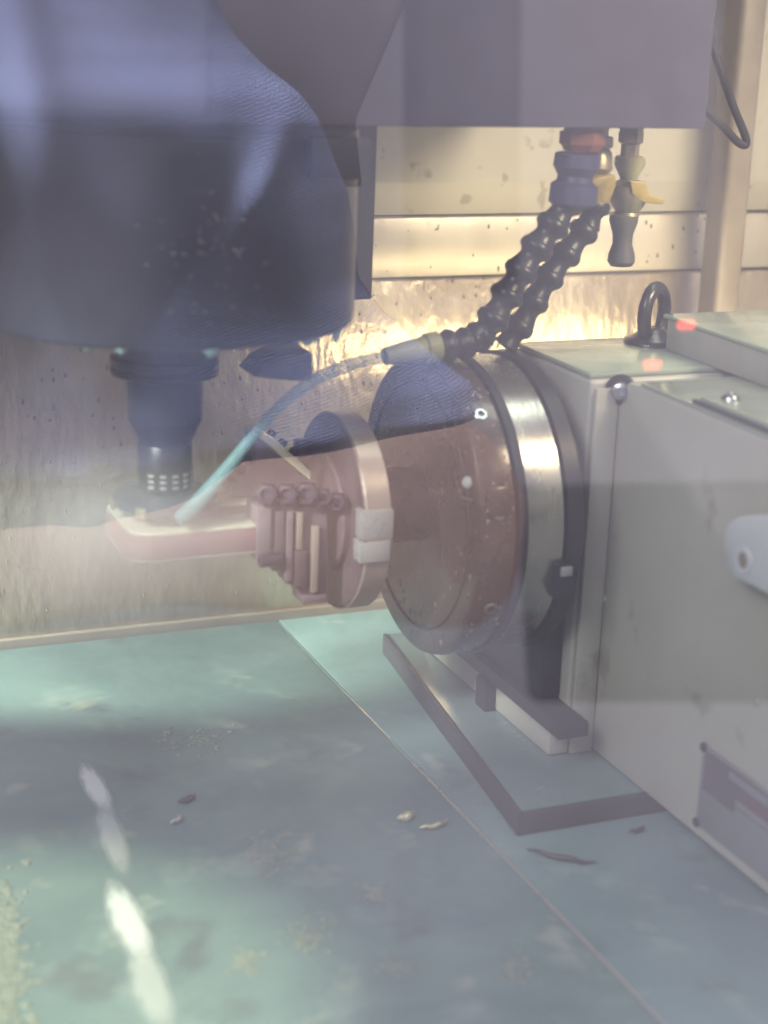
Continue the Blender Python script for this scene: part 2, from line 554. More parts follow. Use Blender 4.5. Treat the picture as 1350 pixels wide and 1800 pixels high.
# notch block on the nose
box('clamp_lug', (AX + 0.045, -0.098, 0.352), (AX + 0.075, -0.06, 0.3712), M['nose'], sh, 0.0015)
box('splash_strip', (-0.0440, 0.0295, 0.268), (-0.0385, 0.0325, 0.3720), M['edge_steel'], sh, 0.0006)
box('hanging_bracket', (-0.0380, 0.034, 0.2700), (-0.0200, 0.052, 0.3720), M['nose'], sh, 0.0012)
# nozzle block below the nose
p = [at(435, 655, 1, 0.0), at(455, 632, 1, 0.0), at(480, 620, 1, 0.0), at(537, 612, 1, 0.0), at(537, 662, 1, 0.0), at(500, 662, 1, 0.0)]
prism('nozzle_block', [Vector((q.x, -0.012, q.z)) for q in p], (0, 0.03, 0), M['nose'], sh, 0.001)
# coolant drips hanging from the nose's lower rim
for px, w, h in ((130, 8, 9), (175, 14, 10), (282, 18, 14), (428, 20, 12), (515, 12, 26), (548, 12, 9), (60, 8, 6)):
    a = -PI / 2 + (px - 290) / 310 * 1.3
    x, y = AX + math.cos(a) * 0.094, math.sin(a) * 0.094
    lathe('coolant_drip', (x, y, 0.2722), (0, 0, -1), [(-0.0008, w / 3300), (0.0008, w / 3600), (h / 6000, w / 6600), (h / 3600, w / 12000), (h / 3150, 0.0)], M['drip'], sh, n=14, angle=80)

# ------------------------------------------------------------------ tool holder with face mill
th = thing('tool_holder', 'black tool holder with collet nut and face mill under the spindle nose', 'tool holder', (AX, 0, 0.16))
lathe('flange', (AX, 0, 0.2385), (0, 0, 1), [(0, 0.0205), (0.0005, 0.0255), (0.0025, 0.0290), (0.0045, 0.0290), (0.0055, 0.0265), (0.0070, 0.0265), (0.0080, 0.0290), (0.0110, 0.0290), (0.0125, 0.027), (0.036, 0.024)], M['tool'], th)
lathe('body', (AX, 0, 0.1980), (0, 0, 1), [(0, 0.0135), (0.0068, 0.0150), (0.0085, 0.0158), (0.0170, 0.0200), (0.0182, 0.0205), (0.0410, 0.0205)], M['tool'], th)
bm = bmesh.new()
bm_lathe(bm, (AX, 0, 0.176), (0, 0, 1), [(0, 0.0128), (0.0015, 0.0148), (0.026, 0.0148), (0.0275, 0.0138)], 64)
finish('collet_nut', bm, M['tool'], th)
for row in range(3):                                    # bright wrench flats milled round the nut
    for k in range(14):
        a = -PI / 2 + 0.12 + k * 2 * PI / 14
        r = 0.0149
        c = Vector((AX + r * math.cos(a), r * math.sin(a), 0.1795 + row * 0.0032))
        u = Vector((-math.sin(a), math.cos(a), 0)) * 0.0017
        bm = bmesh.new()
        o = Vector((math.cos(a), math.sin(a), 0)) * 0.0007
        bm_prism(bm, [c - u, c + u, c + u + Vector((0, 0, 0.0018)), c - u + Vector((0, 0, 0.0018))], o, 0.0002)
        if 0 <= k < 5 or k > 11:
            finish('wrench_pad', bm, M['edge_steel'], th)
        else:
            bm.free()
lathe('shank', (AX, 0, 0.170), (0, 0, 1), [(0, 0.009), (0.008, 0.009)], M['tool_blue'], th)
lathe('cutter_disc', (AX, 0, 0.1675), (0, 0, 1), [(0, 0.012), (0, 0.0265), (0.0014, 0.0285), (0.0055, 0.0285), (0.0070, 0.0265), (0.0080, 0.016), (0.0083, 0.0)], M['tool_blue'], th)
for k in range(7):
    a = 2 * PI * k / 7 + 0.4
    c = Vector((AX + 0.0277 * math.cos(a), 0.0277 * math.sin(a), 0.1668))
    u = Vector((-math.sin(a), math.cos(a), 0)) * 0.003
    v = Vector((0, 0, 0.0055))
    prism('cutting_insert', [c - u, c + u, c + u + v, c - u + v], Vector((math.cos(a), math.sin(a), 0)) * 0.0022, M['brass'], th, 0.0003)

# ------------------------------------------------------------------ workpiece (slotted plate)
wp = thing('workpiece', 'flat rose metal plate with wet pale top and a slot clamped in the jaws', 'workpiece', (-0.14, 0, 0.145))


def rounded(x0, x1, y0, y1, r, n=8, right=False):
    pts = [(x1, y0), (x1, y1)] if not right else []
    for cx, cy, a0 in ((x0 + r, y1 - r, PI / 2), (x0 + r, y0 + r, PI)):
        for k in range(n + 1):
            a = a0 + (PI / 2) * k / n
            pts.append((cx + r * math.cos(a), cy + r * math.sin(a)))
    return pts


def plate_with_slot(z0, z1, m, name, grow=0.0):
    # outline with a slot that is open to the right: one polygon
    out = rounded(-0.1790 - grow, -0.090, -0.0305 - grow, 0.0375 + grow, 0.014)   # starts (x1,y0),(x1,y1)
    slot = [(-0.090, -0.008)]
    cx, cy, r = -0.136, 0.002, 0.010
    poly = [(-0.090, 0.012)]
    arc = [(cx + r * math.cos(PI / 2 + PI * k / 10), cy + r * math.sin(PI / 2 + PI * k / 10)) for k in range(11)]
    pts = [(-0.090, -0.008), (-0.090, -0.0305 - grow)]
    left = out[2:]                                         # from back-left corner to front-left corner
    pts += list(reversed(left))
    pts += [(-0.090, 0.0375 + grow), (-0.090, 0.012)] + arc
    bm = bmesh.new()
    bm_prism(bm, [(x, y, z0) for x, y in pts], (0, 0, z1 - z0), 0.0004)
    return finish(name, bm, m, wp)


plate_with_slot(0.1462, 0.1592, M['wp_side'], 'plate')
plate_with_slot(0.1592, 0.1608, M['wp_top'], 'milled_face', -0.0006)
plate_with_slot(0.1450, 0.1462, M['pale_metal'], 'lower_rim', 0.0006)
box('slot_floor', (-0.146, -0.008, 0.1485), (-0.090, 0.012, 0.1510), M['jaw'], wp, 0.0003)

# ------------------------------------------------------------------ clamping fixture on the faceplate ring
fx = thing('clamping_fixture', 'mauve stepped clamping jaws on a round faceplate ring holding the workpiece', 'clamping fixture', (-0.055, 0, ZA))
annulus('ring', (-0.0555, 0, 0.1560), (1, 0, 0), 0.0395, 0.0565, 0.0155, [M['ringrim']], fx)
lathe('ring_face', (-0.0562, 0, 0.1560), (1, 0, 0), [(0, 0.0), (0, 0.0550), (0.0006, 0.0556)], M['ringface'], fx)
lathe('inner_boss', (-0.0610, 0, 0.1560), (1, 0, 0), [(0, 0.0), (0, 0.0330), (0.0012, 0.0345), (0.0047, 0.0345)], M['ringface'], fx)
lathe('hub', (-0.0379, 0, 0.1560), (1, 0, 0), [(0, 0.020), (0.001, 0.022), (0.0355, 0.022)], M['drum'], fx)
box('ring_key', (-0.0660, 0.026, 0.1800), (-0.0565, 0.036, 0.1900), M['ringface'], fx, 0.001)
# front jaw
Y0 = -0.030
pts = [(450, 890), (575, 890), (575, 1045), (530, 1048), (522, 1030), (506, 1028), (500, 1008), (480, 1004), (475, 985), (450, 985)]
fp = [at(a, b, 1, Y0) for a, b in pts]
prism('front_jaw', fp, (0, 0.018, 0), M['jaw'], fx, 0.0003)
for px0, px1, t, b, m in ((452, 474, 893, 978, 'jaw'), (484, 497, 898, 1000, 'ringface'), (503, 512, 898, 1020, 'jaw'), (521, 530, 900, 965, 'ringrim'), (517, 536, 968, 1030, 'ringface'), (548, 557, 925, 1040, 'ringrim')):
    q0, q1 = at(px0, t, 1, Y0 - 0.002), at(px1, b, 1, Y0 - 0.002)
    box('jaw_rib', (q0.x, Y0 - 0.0035, q1.z), (q1.x, Y0 - 0.0003, q0.z), M[m], fx, 0.0003)
q0, q1 = at(530, 1046, 1, Y0), at(572, 1056, 1, Y0)
box('jaw_foot', (q0.x, Y0 - 0.003, q1.z), (q1.x, Y0 + 0.016, q0.z), M['jaw'], fx, 0.0006)
q = at(468, 985, 1, Y0 - 0.004)
bm = bmesh.new()
bm_lathe(bm, (q.x - 0.004, Y0 - 0.004, q.z), (1, 0, 0), [(0, 0.0032), (0.0005, 0.0038), (0.0120, 0.0038), (0.0125, 0.003)], 24)
finish('pinch_bolt', bm, M['bolt'], fx)
# clamp bolts along the top of the front jaw
for px, py, r in ((470, 868, 0.0060), (505, 868, 0.0060), (540, 867, 0.0064), (568, 874, 0.0052), (594, 882, 0.0052), (648, 878, 0.0066)):
    c = at(px, py, 1, Y0)
    d = Vector((-0.42, -0.86, 0.22)).normalized()
    b = bmesh.new()
    bm_lathe(b, c - d * 0.010, d, [(0, r * 0.6), (0.008, r * 0.6), (0.0085, r * 1.08), (0.0160, r * 1.08), (0.0168, r * 0.92), (0.0170, r * 0.55), (0.0140, r * 0.5), (0.0140, 0)], 6)
    finish('clamp_bolt', b, M['bolt'], fx, angle=25)
# back jaw with a wedge top
bp_ = [at(a, b, 1, 0.02) for a, b in ((450, 768), (548, 848), (548, 872), (408, 872), (408, 852), (420, 848), (420, 836), (432, 832), (432, 818), (450, 815))]
prism('back_jaw', bp_, (0, 0.022, 0), M['jaw'], fx, 0.0003)
a0, a1 = at(451, 766, 1, 0.02), at(549, 846, 1, 0.02)
prism('jaw_shim', [at(x, y, 1, 0.019) for x, y in ((451, 766), (466, 764), (484, 772), (566, 846), (549, 848))], (0, 0.0235, 0), M['wp_top'], fx, 0.0006)
for k, t in enumerate((0.25, 0.45, 0.65)):
    c = a0.lerp(a1, t) + Vector((0.006, 0.016, 0.004))
    lathe('shim_screw', c, (0.6, 0, 0.75), [(-0.004, 0.0026), (0.0012, 0.0026), (0.0018, 0.0018)], M['ringface'], fx, n=18)
# two highlights on the ring's rim, built as pale blocks
for (x0, y0, x1, y1) in ((634, 898, 688, 944), (630, 952, 682, 984)):
    q0, q1 = at(x0, y0, 1, -0.054), at(x1, y1, 1, -0.054)
    box('rim_highlight', (q0.x, -0.0570, q1.z), (q1.x, -0.046, q0.z), M['pale_metal'], fx, 0.001)

# ------------------------------------------------------------------ chuck
ck = thing('chuck', 'big wet dark brown chuck drum with a bright steel ring behind it', 'chuck', (0.02, 0, ZA))
lathe('face_plate', (-0.0020, 0, ZA), (1, 0, 0), [(0, 0.0), (0, 0.0835), (0.0010, 0.0862), (0.0030, 0.0873), (0.0205, 0.0873), (0.0220, 0.0862)], M['drum'], ck, n=128)
annulus('face_groove', (-0.0026, 0, ZA), (1, 0, 0), 0.0715, 0.0728, 0.0016, M['flange'], ck, n=96, bev=0.0004)
lathe('dark_band', (0.0203, 0, ZA), (1, 0, 0), [(0, 0.080), (0.0005, 0.0882), (0.0045, 0.0888), (0.0060, 0.0878)], M['flange'], ck, n=128)
lathe('steel_ring', (0.0262, 0, ZA), (1, 0, 0), [(0, 0.084), (0.0008, 0.0862), (0.0225, 0.0862), (0.0235, 0.085)], M['silver'], ck, n=128)
lathe('rear_flange', (0.0500, 0, ZA), (1, 0, 0), [(0, 0.080), (0.0006, 0.0880), (0.0095, 0.0884), (0.0105, 0.087), (0.0106, 0.074), (0.0195, 0.074)], M['flange'], ck, n=128)
# pull screw and socket screws in the drum side
for dx, ang in ((0.009, -62), (0.010, -100), (0.009, -25), (0.010, 10), (0.010, -150)):
    a = math.radians(ang)
    d = Vector((0, math.cos(a) * -1, -math.sin(a) * -1))
    d = Vector((0, -math.cos(math.radians(ang + 75)), math.sin(math.radians(ang + 75))))
    lathe('side_screw', Vector((dx, 0, ZA)) + d * 0.0862, d, [(0, 0.0042), (0.0016, 0.0042), (0.0022, 0.0034), (0.0022, 0.002), (0.0008, 0.0018), (0.0008, 0)], M['screw'], ck, n=20)
# jaw key on the drum's near side
for ang in (17, 137, 257):
    a = math.radians(ang)
    d = Vector((0, -math.cos(a), math.sin(a)))
    u = Vector((0, math.sin(a), math.cos(a)))
    c = Vector((0.002, 0, ZA)) + d * 0.0855
    prism('jaw_key', [c - u * 0.008, c + u * 0.008, c + u * 0.008 + Vector((0.014, 0, 0)), c - u * 0.008 + Vector((0.014, 0, 0))], d * 0.0042, M['drum'], ck, 0.0012)
q = at(822, 848, 0, -0.003)
lathe('highlight_dome', q, (-1, -0.25, 0.15), [(-0.002, 0.0036), (0.0008, 0.0034), (0.0022, 0.0022), (0.0026, 0)], M['highlight_pale'], ck, n=20)  # highlight on the drum, built as a pale dome
q = at(822, 874, 0, -0.003)
prism('highlight_bar', [q + Vector((0, -0.0085, 0.0010)), q + Vector((0, 0.0085, -0.0014)), q + Vector((0, 0.0060, -0.0030)), q + Vector((0, -0.0070, -0.0006))], (-0.0012, 0, 0.0006), M['edge_steel'], ck, 0.0003)  # highlight on the drum, built as a bright bar
box('sensor_dog', (0.044, -0.0905, ZA - 0.032), (0.055, -0.070, ZA - 0.012), M['flange'], ck, 0.0012)
box('sensor_tip', (0.0455, -0.0925, ZA - 0.018), (0.0525, -0.0908, ZA - 0.0125), M['pale_metal'], ck, 0.0006)

# ------------------------------------------------------------------ rotary table body
XM, XC = 0.0745, 0.0900
rt = thing('rotary_table', 'cream rotary table housing with a long motor cover and a grey nameplate', 'rotary table', (0.15, -0.1, 0.014))
box('main_housing', (XM, -0.0590, 0.0180), (0.36, 0.036, 0.2375), M['cream'], rt, 0.0025, 3)
box('housing_lid', (XM + 0.001, -0.0555, 0.2377), (0.36, 0.0355, 0.2410), M['green_lit_top'], rt, 0.0012)
bm = bmesh.new()
yz = [(-0.0622, 0.0150), (-0.50, 0.0150), (-0.50, 0.2390), (-0.0720, 0.2390), (-0.0622, 0.2285)]
bm_prism(bm, [(XC, y, z) for y, z in yz], (0.30, 0, 0), 0.002)
finish('motor_cover', bm, M['cream'], rt)
box('cover_lid', (XC + 0.0015, -0.495, 0.2392), (0.39, -0.083, 0.2412), M['green_lit_top'], rt, 0.0008)
box('seam_gasket', (XM + 0.0035, -0.0618, 0.0180), (0.36, -0.0588, 0.2330), M['gap'], rt, 0.0004)
bm = bmesh.new()
bm_box(bm, (XM + 0.0005, -0.0655, 0.0145), (XC - 0.0005, -0.0622, 0.2340), 0.0008)
finish('corner_strip', bm, M['cream'], rt)
# hatch on the cover's top
h0 = at(1230, 703, 2, 0.243)
box('hatch', (h0.x, h0.y - 0.30, 0.2414), (0.36, h0.y, 0.2450), M['green_lit_top'], rt, 0.0008)
box('hatch_gasket', (h0.x - 0.0035, h0.y - 0.30, 0.2412), (h0.x - 0.0002, h0.y + 0.002, 0.2432), M['gap'], rt, 0.0004)
for dx, dy in ((0.012, -0.010), (0.012, -0.15)):
    lathe('hatch_screw', (h0.x + dx, h0.y + dy, 0.2446), (0, 0, 1), [(0, 0.0052), (0.0012, 0.0050), (0.0030, 0.0034), (0.0034, 0.0016), (0.0026, 0.0012), (0.0026, 0)], M['screw'], rt, n=24)
# corner bolt with its dark washer
c = at(1097, 692, 0, XC - 0.002)
lathe('bolt_washer', (c.x + 0.004, -0.0625, c.z), (-0.55, -0.8, 0.15), [(0, 0.0085), (0.0035, 0.0085), (0.0042, 0.0075), (0.0042, 0)], M['flange'], rt, n=24)
lathe('corner_bolt', (c.x + 0.002, -0.0655, c.z), (-0.55, -0.8, 0.15), [(0, 0.0052), (0.0045, 0.0052), (0.0062, 0.0042), (0.0066, 0.0024), (0.0045, 0.0022), (0.0045, 0)], M['screw'], rt, n=24)
# lower casting, dark guard bar, post
box('foot_flange', (0.0610, -0.064, 0.0143), (XM, 0.120, 0.0345), M['cream'], rt, 0.002)
box('guard_bar', (0.0545, -0.086, 0.0346), (XM, 0.110, 0.0440), M['flange'], rt, 0.0015)
box('bearing_block', (0.0600, -0.050, 0.0441), (XM, 0.110, 0.1000), M['flange'], rt, 0.003)
box('guard_post', (0.0530, 0.006, 0.0143), (0.0605, 0.0200, 0.0345), M['flange'], rt, 0.001)
for px, py in ((1062, 1052), (1330, 1235)):
    c = at(px, py, 0, XC)
    lathe('cover_screw', c, (-1, 0, 0), [(-0.0005, 0.0024), (0.0006, 0.0022), (0.0010, 0.0012), (0.0010, 0)], M['cream_dark'], rt, n=18)
lathe('cover_stud', (XM + 0.006, -0.0592, 0.088), (0, -1, 0), [(0, 0.0022), (0.0008, 0.0020), (0.001, 0)], M['cream_dark'], rt, n=16)
# nameplate on the cover's side
X = XC - 0.0002
p0, p1, p2, p3 = at(1240, 1308, 0, X), at(1219, 1500, 0, X), at(1350, 1330, 0, X), at(1350, 1600, 0, X)
zt, zb, yl, yr = p0.z, 0.0225, p0.y, p0.y - 0.145
np_ = box('nameplate', (XC - 0.0016, yr, zb), (XC - 0.0001, yl, zt), M['plate'], rt, 0.0004)
h = zt - zb


def on_plate(n, y0, y1, z0, z1, m, lift=0.0004):
    return box(n, (XC - 0.0016 - lift, yl - y1, zt - h * z1), (XC - 0.0015, yl - y0, zt - h * z0), m, np_, 0.0)


for o in [on_plate('printed_field', 0.003, 0.142, 0.03, 0.50, M['plate_dark'], 0.0002),
          on_plate('printed_field', 0.045, 0.142, 0.20, 0.42, M['plate_red'], 0.0004),
          on_plate('blank_box', 0.026, 0.060, 0.07, 0.16, M['plate'], 0.0006),
          on_plate('blank_box', 0.034, 0.090, 0.34, 0.42, M['plate'], 0.0006),
          on_plate('blank_box', 0.034, 0.090, 0.44, 0.52, M['plate'], 0.0006),
          on_plate('ruled_line', 0.003, 0.142, 0.50, 0.52, M['plate_dark'], 0.0003)]:
    pass
for zz in (zt - 0.001, zb + 0.0015):
    for yy in (yl - 0.001, yr + 0.003):
        lathe('rivet', (XC - 0.0015, yy, zz), (-1, 0, 0), [(0, 0.0026), (0.0012, 0.0024), (0.0019, 0.0012), (0.002, 0)], M['flange'], rt, n=18)

# ------------------------------------------------------------------ things standing on the housing
ez = 0.2411
eb = at(1146, 603, 2, ez)
ey = thing('eye_bolt', 'black forged eye bolt screwed into the top of the cream housing', 'eye bolt', (eb.x, eb.y, ez))
lathe('collar', (eb.x, eb.y, ez), (0, 0, 1), [(0, 0.0175), (0.0022, 0.0172), (0.0042, 0.0125), (0.0075, 0.0085), (0.0095, 0.0070)], M['eye'], ey, n=40, angle=70)
bm = bmesh.new()
R_, r_ = 0.0145, 0.0043
nn, mm = 48, 16
dirx, diry = Vector((0.86, 0.50, 0)).normalized(), Vector((0, 0, 1))
dz = dirx.cross(diry)
cc = Vector((eb.x, eb.y, ez + 0.0175))
vs = []
for i in range(nn):
    a = 2 * PI * i / nn
    rad = dirx * math.cos(a) * 0.86 + diry * math.sin(a) * 1.12
    vs.append([bm.verts.new(cc + rad * R_ + (rad.normalized() * math.cos(2 * PI * k / mm) + dz * math.sin(2 * PI * k / mm)) * r_) for k in range(mm)])
for i in range(nn):
    for k in range(mm):
        bm.faces.new((vs[i][k], vs[(i + 1) % nn][k], vs[(i + 1) % nn][(k + 1) % mm], vs[i][(k + 1) % mm]))
finish('ring', bm, M['eye'], ey, angle=80)

t0 = at(1180, 556, 2, 0.262)
tx = thing('terminal_box', 'low box with a green lit top on the housing behind the eye bolt', 'terminal box', (t0.x + 0.04, t0.y, ez))
box('box_body', (t0.x, t0.y - 0.25, ez), (0.42, t0.y + 0.004, 0.2600), M['cream_dark'], tx, 0.0012)
box('box_lid', (t0.x - 0.002, t0.y - 0.252, 0.2602), (0.421, t0.y + 0.006, 0.2625), M['green_lit_top'], tx, 0.0008)

wf = at(1308, 985, 0, XC - 0.015)
wt = thing('cable_gland', 'white plastic cable fitting with a round hole on the motor cover side', 'cable fitting', wf)
ol = [at(a, b, 0, XC - 0.015) for a, b in ((1271, 960), (1272, 935), (1279, 917), (1296, 908), (1400, 905), (1400, 1075), (1330, 1036), (1292, 1016), (1277, 1000))]
bm = bmesh.new()
bm_prism(bm, [(XC - 0.0150, p.y, p.z) for p in ol], (0.0148, 0, 0), 0.002)
finish('gland_body', bm, M['white'], wt)
annulus('hole_rim', (XC - 0.0160, wf.y, wf.z), (1, 0, 0), 0.0042, 0.0068, 0.0012, M['white'], wt, n=32, bev=0.0004)
lathe('hole', (XC - 0.0156, wf.y, wf.z), (1, 0, 0), [(0, 0.0), (0, 0.0042), (0.0005, 0.0042)], M['conduit'], wt, n=24)

# ------------------------------------------------------------------ base plate
bpz = thing('base_plate', 'dark edged base plate with a wet teal top under the rotary table', 'base plate', (0.05, 0, 0))
def skew_plate(name, g, z0, z1, m):
    pts = [(0.0115 + g, -0.1235 + g), (0.34, -0.1235 + g), (0.34, 0.150), (0.0440 + g, 0.150)]
    return prism(name, [(x, y, z0) for x, y in pts], (0, 0, z1 - z0), m, bpz, 0.0009)


skew_plate('plate_body', 0, 0.0002, 0.0128, M['slab'])
skew_plate('plate_top', 0.003, 0.01285, 0.0140, M['slab_top'])
prism('raised_edge', [(0.0116, -0.1234, 0.0129), (0.0142, -0.1234, 0.0129), (0.0467, 0.150, 0.0129), (0.0441, 0.150, 0.0129)], (0, 0, 0.0020), M['slab'], bpz, 0.0005)

# ------------------------------------------------------------------ coolant hoses
seg_prof = [(-0.5, 0.62), (-0.46, 0.80), (-0.34, 0.98), (-0.20, 1.02), (-0.10, 0.95), (0.0, 0.74), (0.12, 0.66), (0.30, 0.74), (0.46, 0.84), (0.5, 0.86), (0.52, 0.70)]


def resample(pts, n):
    P = smooth_path(pts, 12)
    L = [0]
    for a, b in zip(P, P[1:]):
        L.append(L[-1] + (b - a).length)
    out = []
    for k in range(n + 1):
        t = L[-1] * k / n
        i = max(j for j in range(len(L)) if L[j] <= t + 1e-9)
        i = min(i, len(P) - 2)
        out.append(P[i].lerp(P[i + 1], (t - L[i]) / max(1e-9, L[i + 1] - L[i])))
    return out


def chain(parent, pts, n, r, m):
    P = resample(pts, n)
    for a, b in zip(P, P[1:]):
        d = b - a
        l = d.length * 1.12
        bm = bmesh.new()
        bm_lathe(bm, (a + b) / 2, d, [(t * l, q * r) for t, q in seg_prof], 24)
        finish('hose_segment', bm, m, parent, angle=50)
    return P


G = 'coolant hoses under the head cover'
YA = -0.012
a = at(1025, 230, 1, YA)
h1 = thing('coolant_hose', 'left segmented coolant hose with rusty orange fitting, bent down to the olive nozzle', 'coolant hose', a, G)
lathe('hose_fitting', a + Vector((0, 0, 0.004)), (0, 0, -1), [(0, 0.0105), (0.004, 0.0108), (0.0045, 0.0128), (0.011, 0.0130), (0.0125, 0.0115), (0.015, 0.010)], M['orange'], h1, n=6)
vb = at(1016, 268, 1, YA)
lathe('valve_body', vb, (-0.05, 0, -1), [(0, 0.010), (0.001, 0.0128), (0.008, 0.0132), (0.013, 0.010), (0.016, 0.0105), (0.018, 0.0135), (0.028, 0.0138), (0.030, 0.011)], M['hose_blue'], h1, n=32)
path1 = [at(x, y, 1, YA) for x, y in ((1003, 345), (975, 392), (940, 440), (906, 492), (876, 546), (846, 592))]
chain(h1, path1, 6, 0.0100, M['hose'])
path1b = [at(846, 590, 1, YA), at(818, 605, 1, YA - 0.004), at(765, 610, 1, YA - 0.008)]
chain(h1, path1b, 3, 0.0095, M['hose'])
lathe('nozzle_collar', at(772, 609, 1, YA - 0.008), at(735, 615, 1, YA - 0.008) - at(772, 609, 1, YA - 0.008), [(0, 0.0075), (0.001, 0.0085), (0.008, 0.0085), (0.009, 0.0072)], M['olive'], h1, n=28)
nd = at(676, 627, 1, YA - 0.010) - at(750, 612, 1, YA - 0.008)
lathe('nozzle', at(750, 612, 1, YA - 0.008), nd, [(0, 0.0070), (nd.length * 0.5, 0.0062), (nd.length, 0.0048), (nd.length * 1.01, 0.003)], M['olive'], h1, n=28)

YB = 0.006
a = at(1058, 250, 1, YB)
h2 = thing('coolant_hose', 'middle segmented coolant hose with yellow valve, running down behind the left one', 'coolant hose', a, G)
lathe('hose_fitting', at(1052, 226, 1, YB), (0, 0, -1), [(-0.003, 0.006), (0.004, 0.006), (0.0045, 0.009), (0.010, 0.009), (0.011, 0.007), (0.014, 0.009), (0.022, 0.010), (0.026, 0.007)], M['brass'], h2, n=20)
lathe('valve_body', at(1048, 305, 1, YB), (0, 0, -1), [(0, 0.007), (0.001, 0.011), (0.006, 0.0118), (0.012, 0.010), (0.018, 0.008), (0.020, 0.007)], M['yellow'], h2, n=28)
prism('valve_lever', [at(1030, 318, 1, YB - 0.013), at(1078, 306, 1, YB - 0.013), at(1078, 318, 1, YB - 0.013), at(1040, 332, 1, YB - 0.013)], (0, 0.004, 0), M['yellow'], h2, 0.0008)
path2 = [at(x, y, 1, YB) for x, y in ((1050, 350), (1044, 380), (1012, 425), (976, 472), (944, 520), (916, 570), (890, 606))]
chain(h2, path2, 6, 0.0090, M['hose'])

YC = 0.03
a = at(1110, 232, 1, YC)
h3 = thing('coolant_hose', 'short right coolant nozzle hanging straight down with a yellow valve and grey tip', 'coolant hose', a, G)
lathe('hose_fitting', a + Vector((0, 0, 0.004)), (0, 0, -1), [(0, 0.0070), (0.004, 0.0070), (0.0045, 0.0074), (0.010, 0.0074), (0.011, 0.0055), (0.021, 0.0055)], M['brass'], h3, n=6)
lathe('valve_cup', at(1108, 275, 1, YC), (0, 0, -1), [(0, 0.0085), (0.0008, 0.0092), (0.005, 0.0092), (0.012, 0.0056), (0.0145, 0.005)], M['olive'], h3, n=28)
lathe('valve_body', at(1106, 316, 1, YC), (0, 0, -1), [(0, 0.006), (0.003, 0.0108), (0.010, 0.0120), (0.014, 0.0105), (0.019, 0.0072), (0.021, 0.0078)], M['brass'], h3, n=28)
lv = [at(x, y, 1, YC - 0.012) for x, y in ((1108, 318), (1136, 320), (1142, 342), (1172, 352), (1166, 360), (1132, 356), (1112, 342))]
prism('valve_lever', lv, (0, 0.005, 0), M['yellow'], h3, 0.0008)
lathe('nozzle', at(1097, 376, 1, YC), at(1091, 470, 1, YC) - at(1097, 376, 1, YC), [(0, 0.0058), (0.0008, 0.0085), (0.004, 0.0088), (0.012, 0.0062), (0.018, 0.0060), (0.024, 0.0080), (0.0285, 0.0084), (0.0312, 0.0066), (0.0315, 0.004)], M['hose_grey'], h3, n=28)

# coolant jet
jp = [at(x, y, 1, yy) for x, y, yy in ((682, 626, -0.022), (620, 640, -0.022), (560, 664, -0.024), (500, 706, -0.026), (448, 762, -0.028), (396, 826, -0.030), (346, 884, -0.032), (312, 915, -0.034))]
bm = bmesh.new()
bm_tube(bm, smooth_path(jp, 10), lambda t: 0.0032 + 0.0008 * math.sin(9 * t) * t + 0.0004 * t, 14)
jet = finish('coolant_jet', bm, liquid('teal_coolant', (0.15, 0.28, 0.31), 0.50, 0.5), angle=80)
tag(jet, 'teal coolant jet arching from the olive nozzle down onto the workpiece', 'coolant jet')

# ------------------------------------------------------------------ conduit and cable by the right edge
c0, c1 = at(1238, 600, 1, 0.2), at(1290, 600, 1, 0.2)
cn = thing('conduit', 'grey vertical conduit in front of the golden panels at the right', 'conduit', ((c0.x + c1.x) / 2, 0.2, 0))
box('channel', (c0.x + 0.004, 0.196, 0.0), (c1.x, 0.222, 0.92), M['conduit'], cn, 0.005, 3)
cb = tube('cable', [at(x, y, 1, 0.12) for x, y in ((1262, -40), (1254, 20), (1248, 62), (1262, 110), (1286, 180), (1312, 246), (1300, 252), (1266, 218), (1236, 190), (1210, 172))], 0.0028, M['black'], None, 12)
tag(cb, 'dark cable looping out from behind the right edge of the head cover', 'cable')

# ------------------------------------------------------------------ foam, painted glare, chips, droplets
def blob(bm, c, rx, ry, rz, rot=0.0, n=20, rings=7, wob=0.1):
    c = Vector(c)
    prev = None
    R = Matrix.Rotation(rot, 3, 'Z')
    ph = random.random() * 6
    top = bm.verts.new(c + Vector((0, 0, rz)))
    for i in range(1, rings + 1):
        a = PI / 2 * i / rings
        ring = []
        for k in range(n):
            t = 2 * PI * k / n
            w = 1 + wob * math.sin(3 * t + ph) + wob * 0.5 * math.sin(5 * t + 2 * ph)
            ring.append(bm.verts.new(c + R @ Vector((rx * math.sin(a) * math.cos(t) * w, ry * math.sin(a) * math.sin(t) * w, rz * math.cos(a)))))
        if prev is None:
            for k in range(n):
                bm.faces.new((top, ring[k], ring[(k + 1) % n]))
        else:
            for k in range(n):
                bm.faces.new((prev[k], prev[(k + 1) % n], ring[(k + 1) % n], ring[k]))
        prev = ring


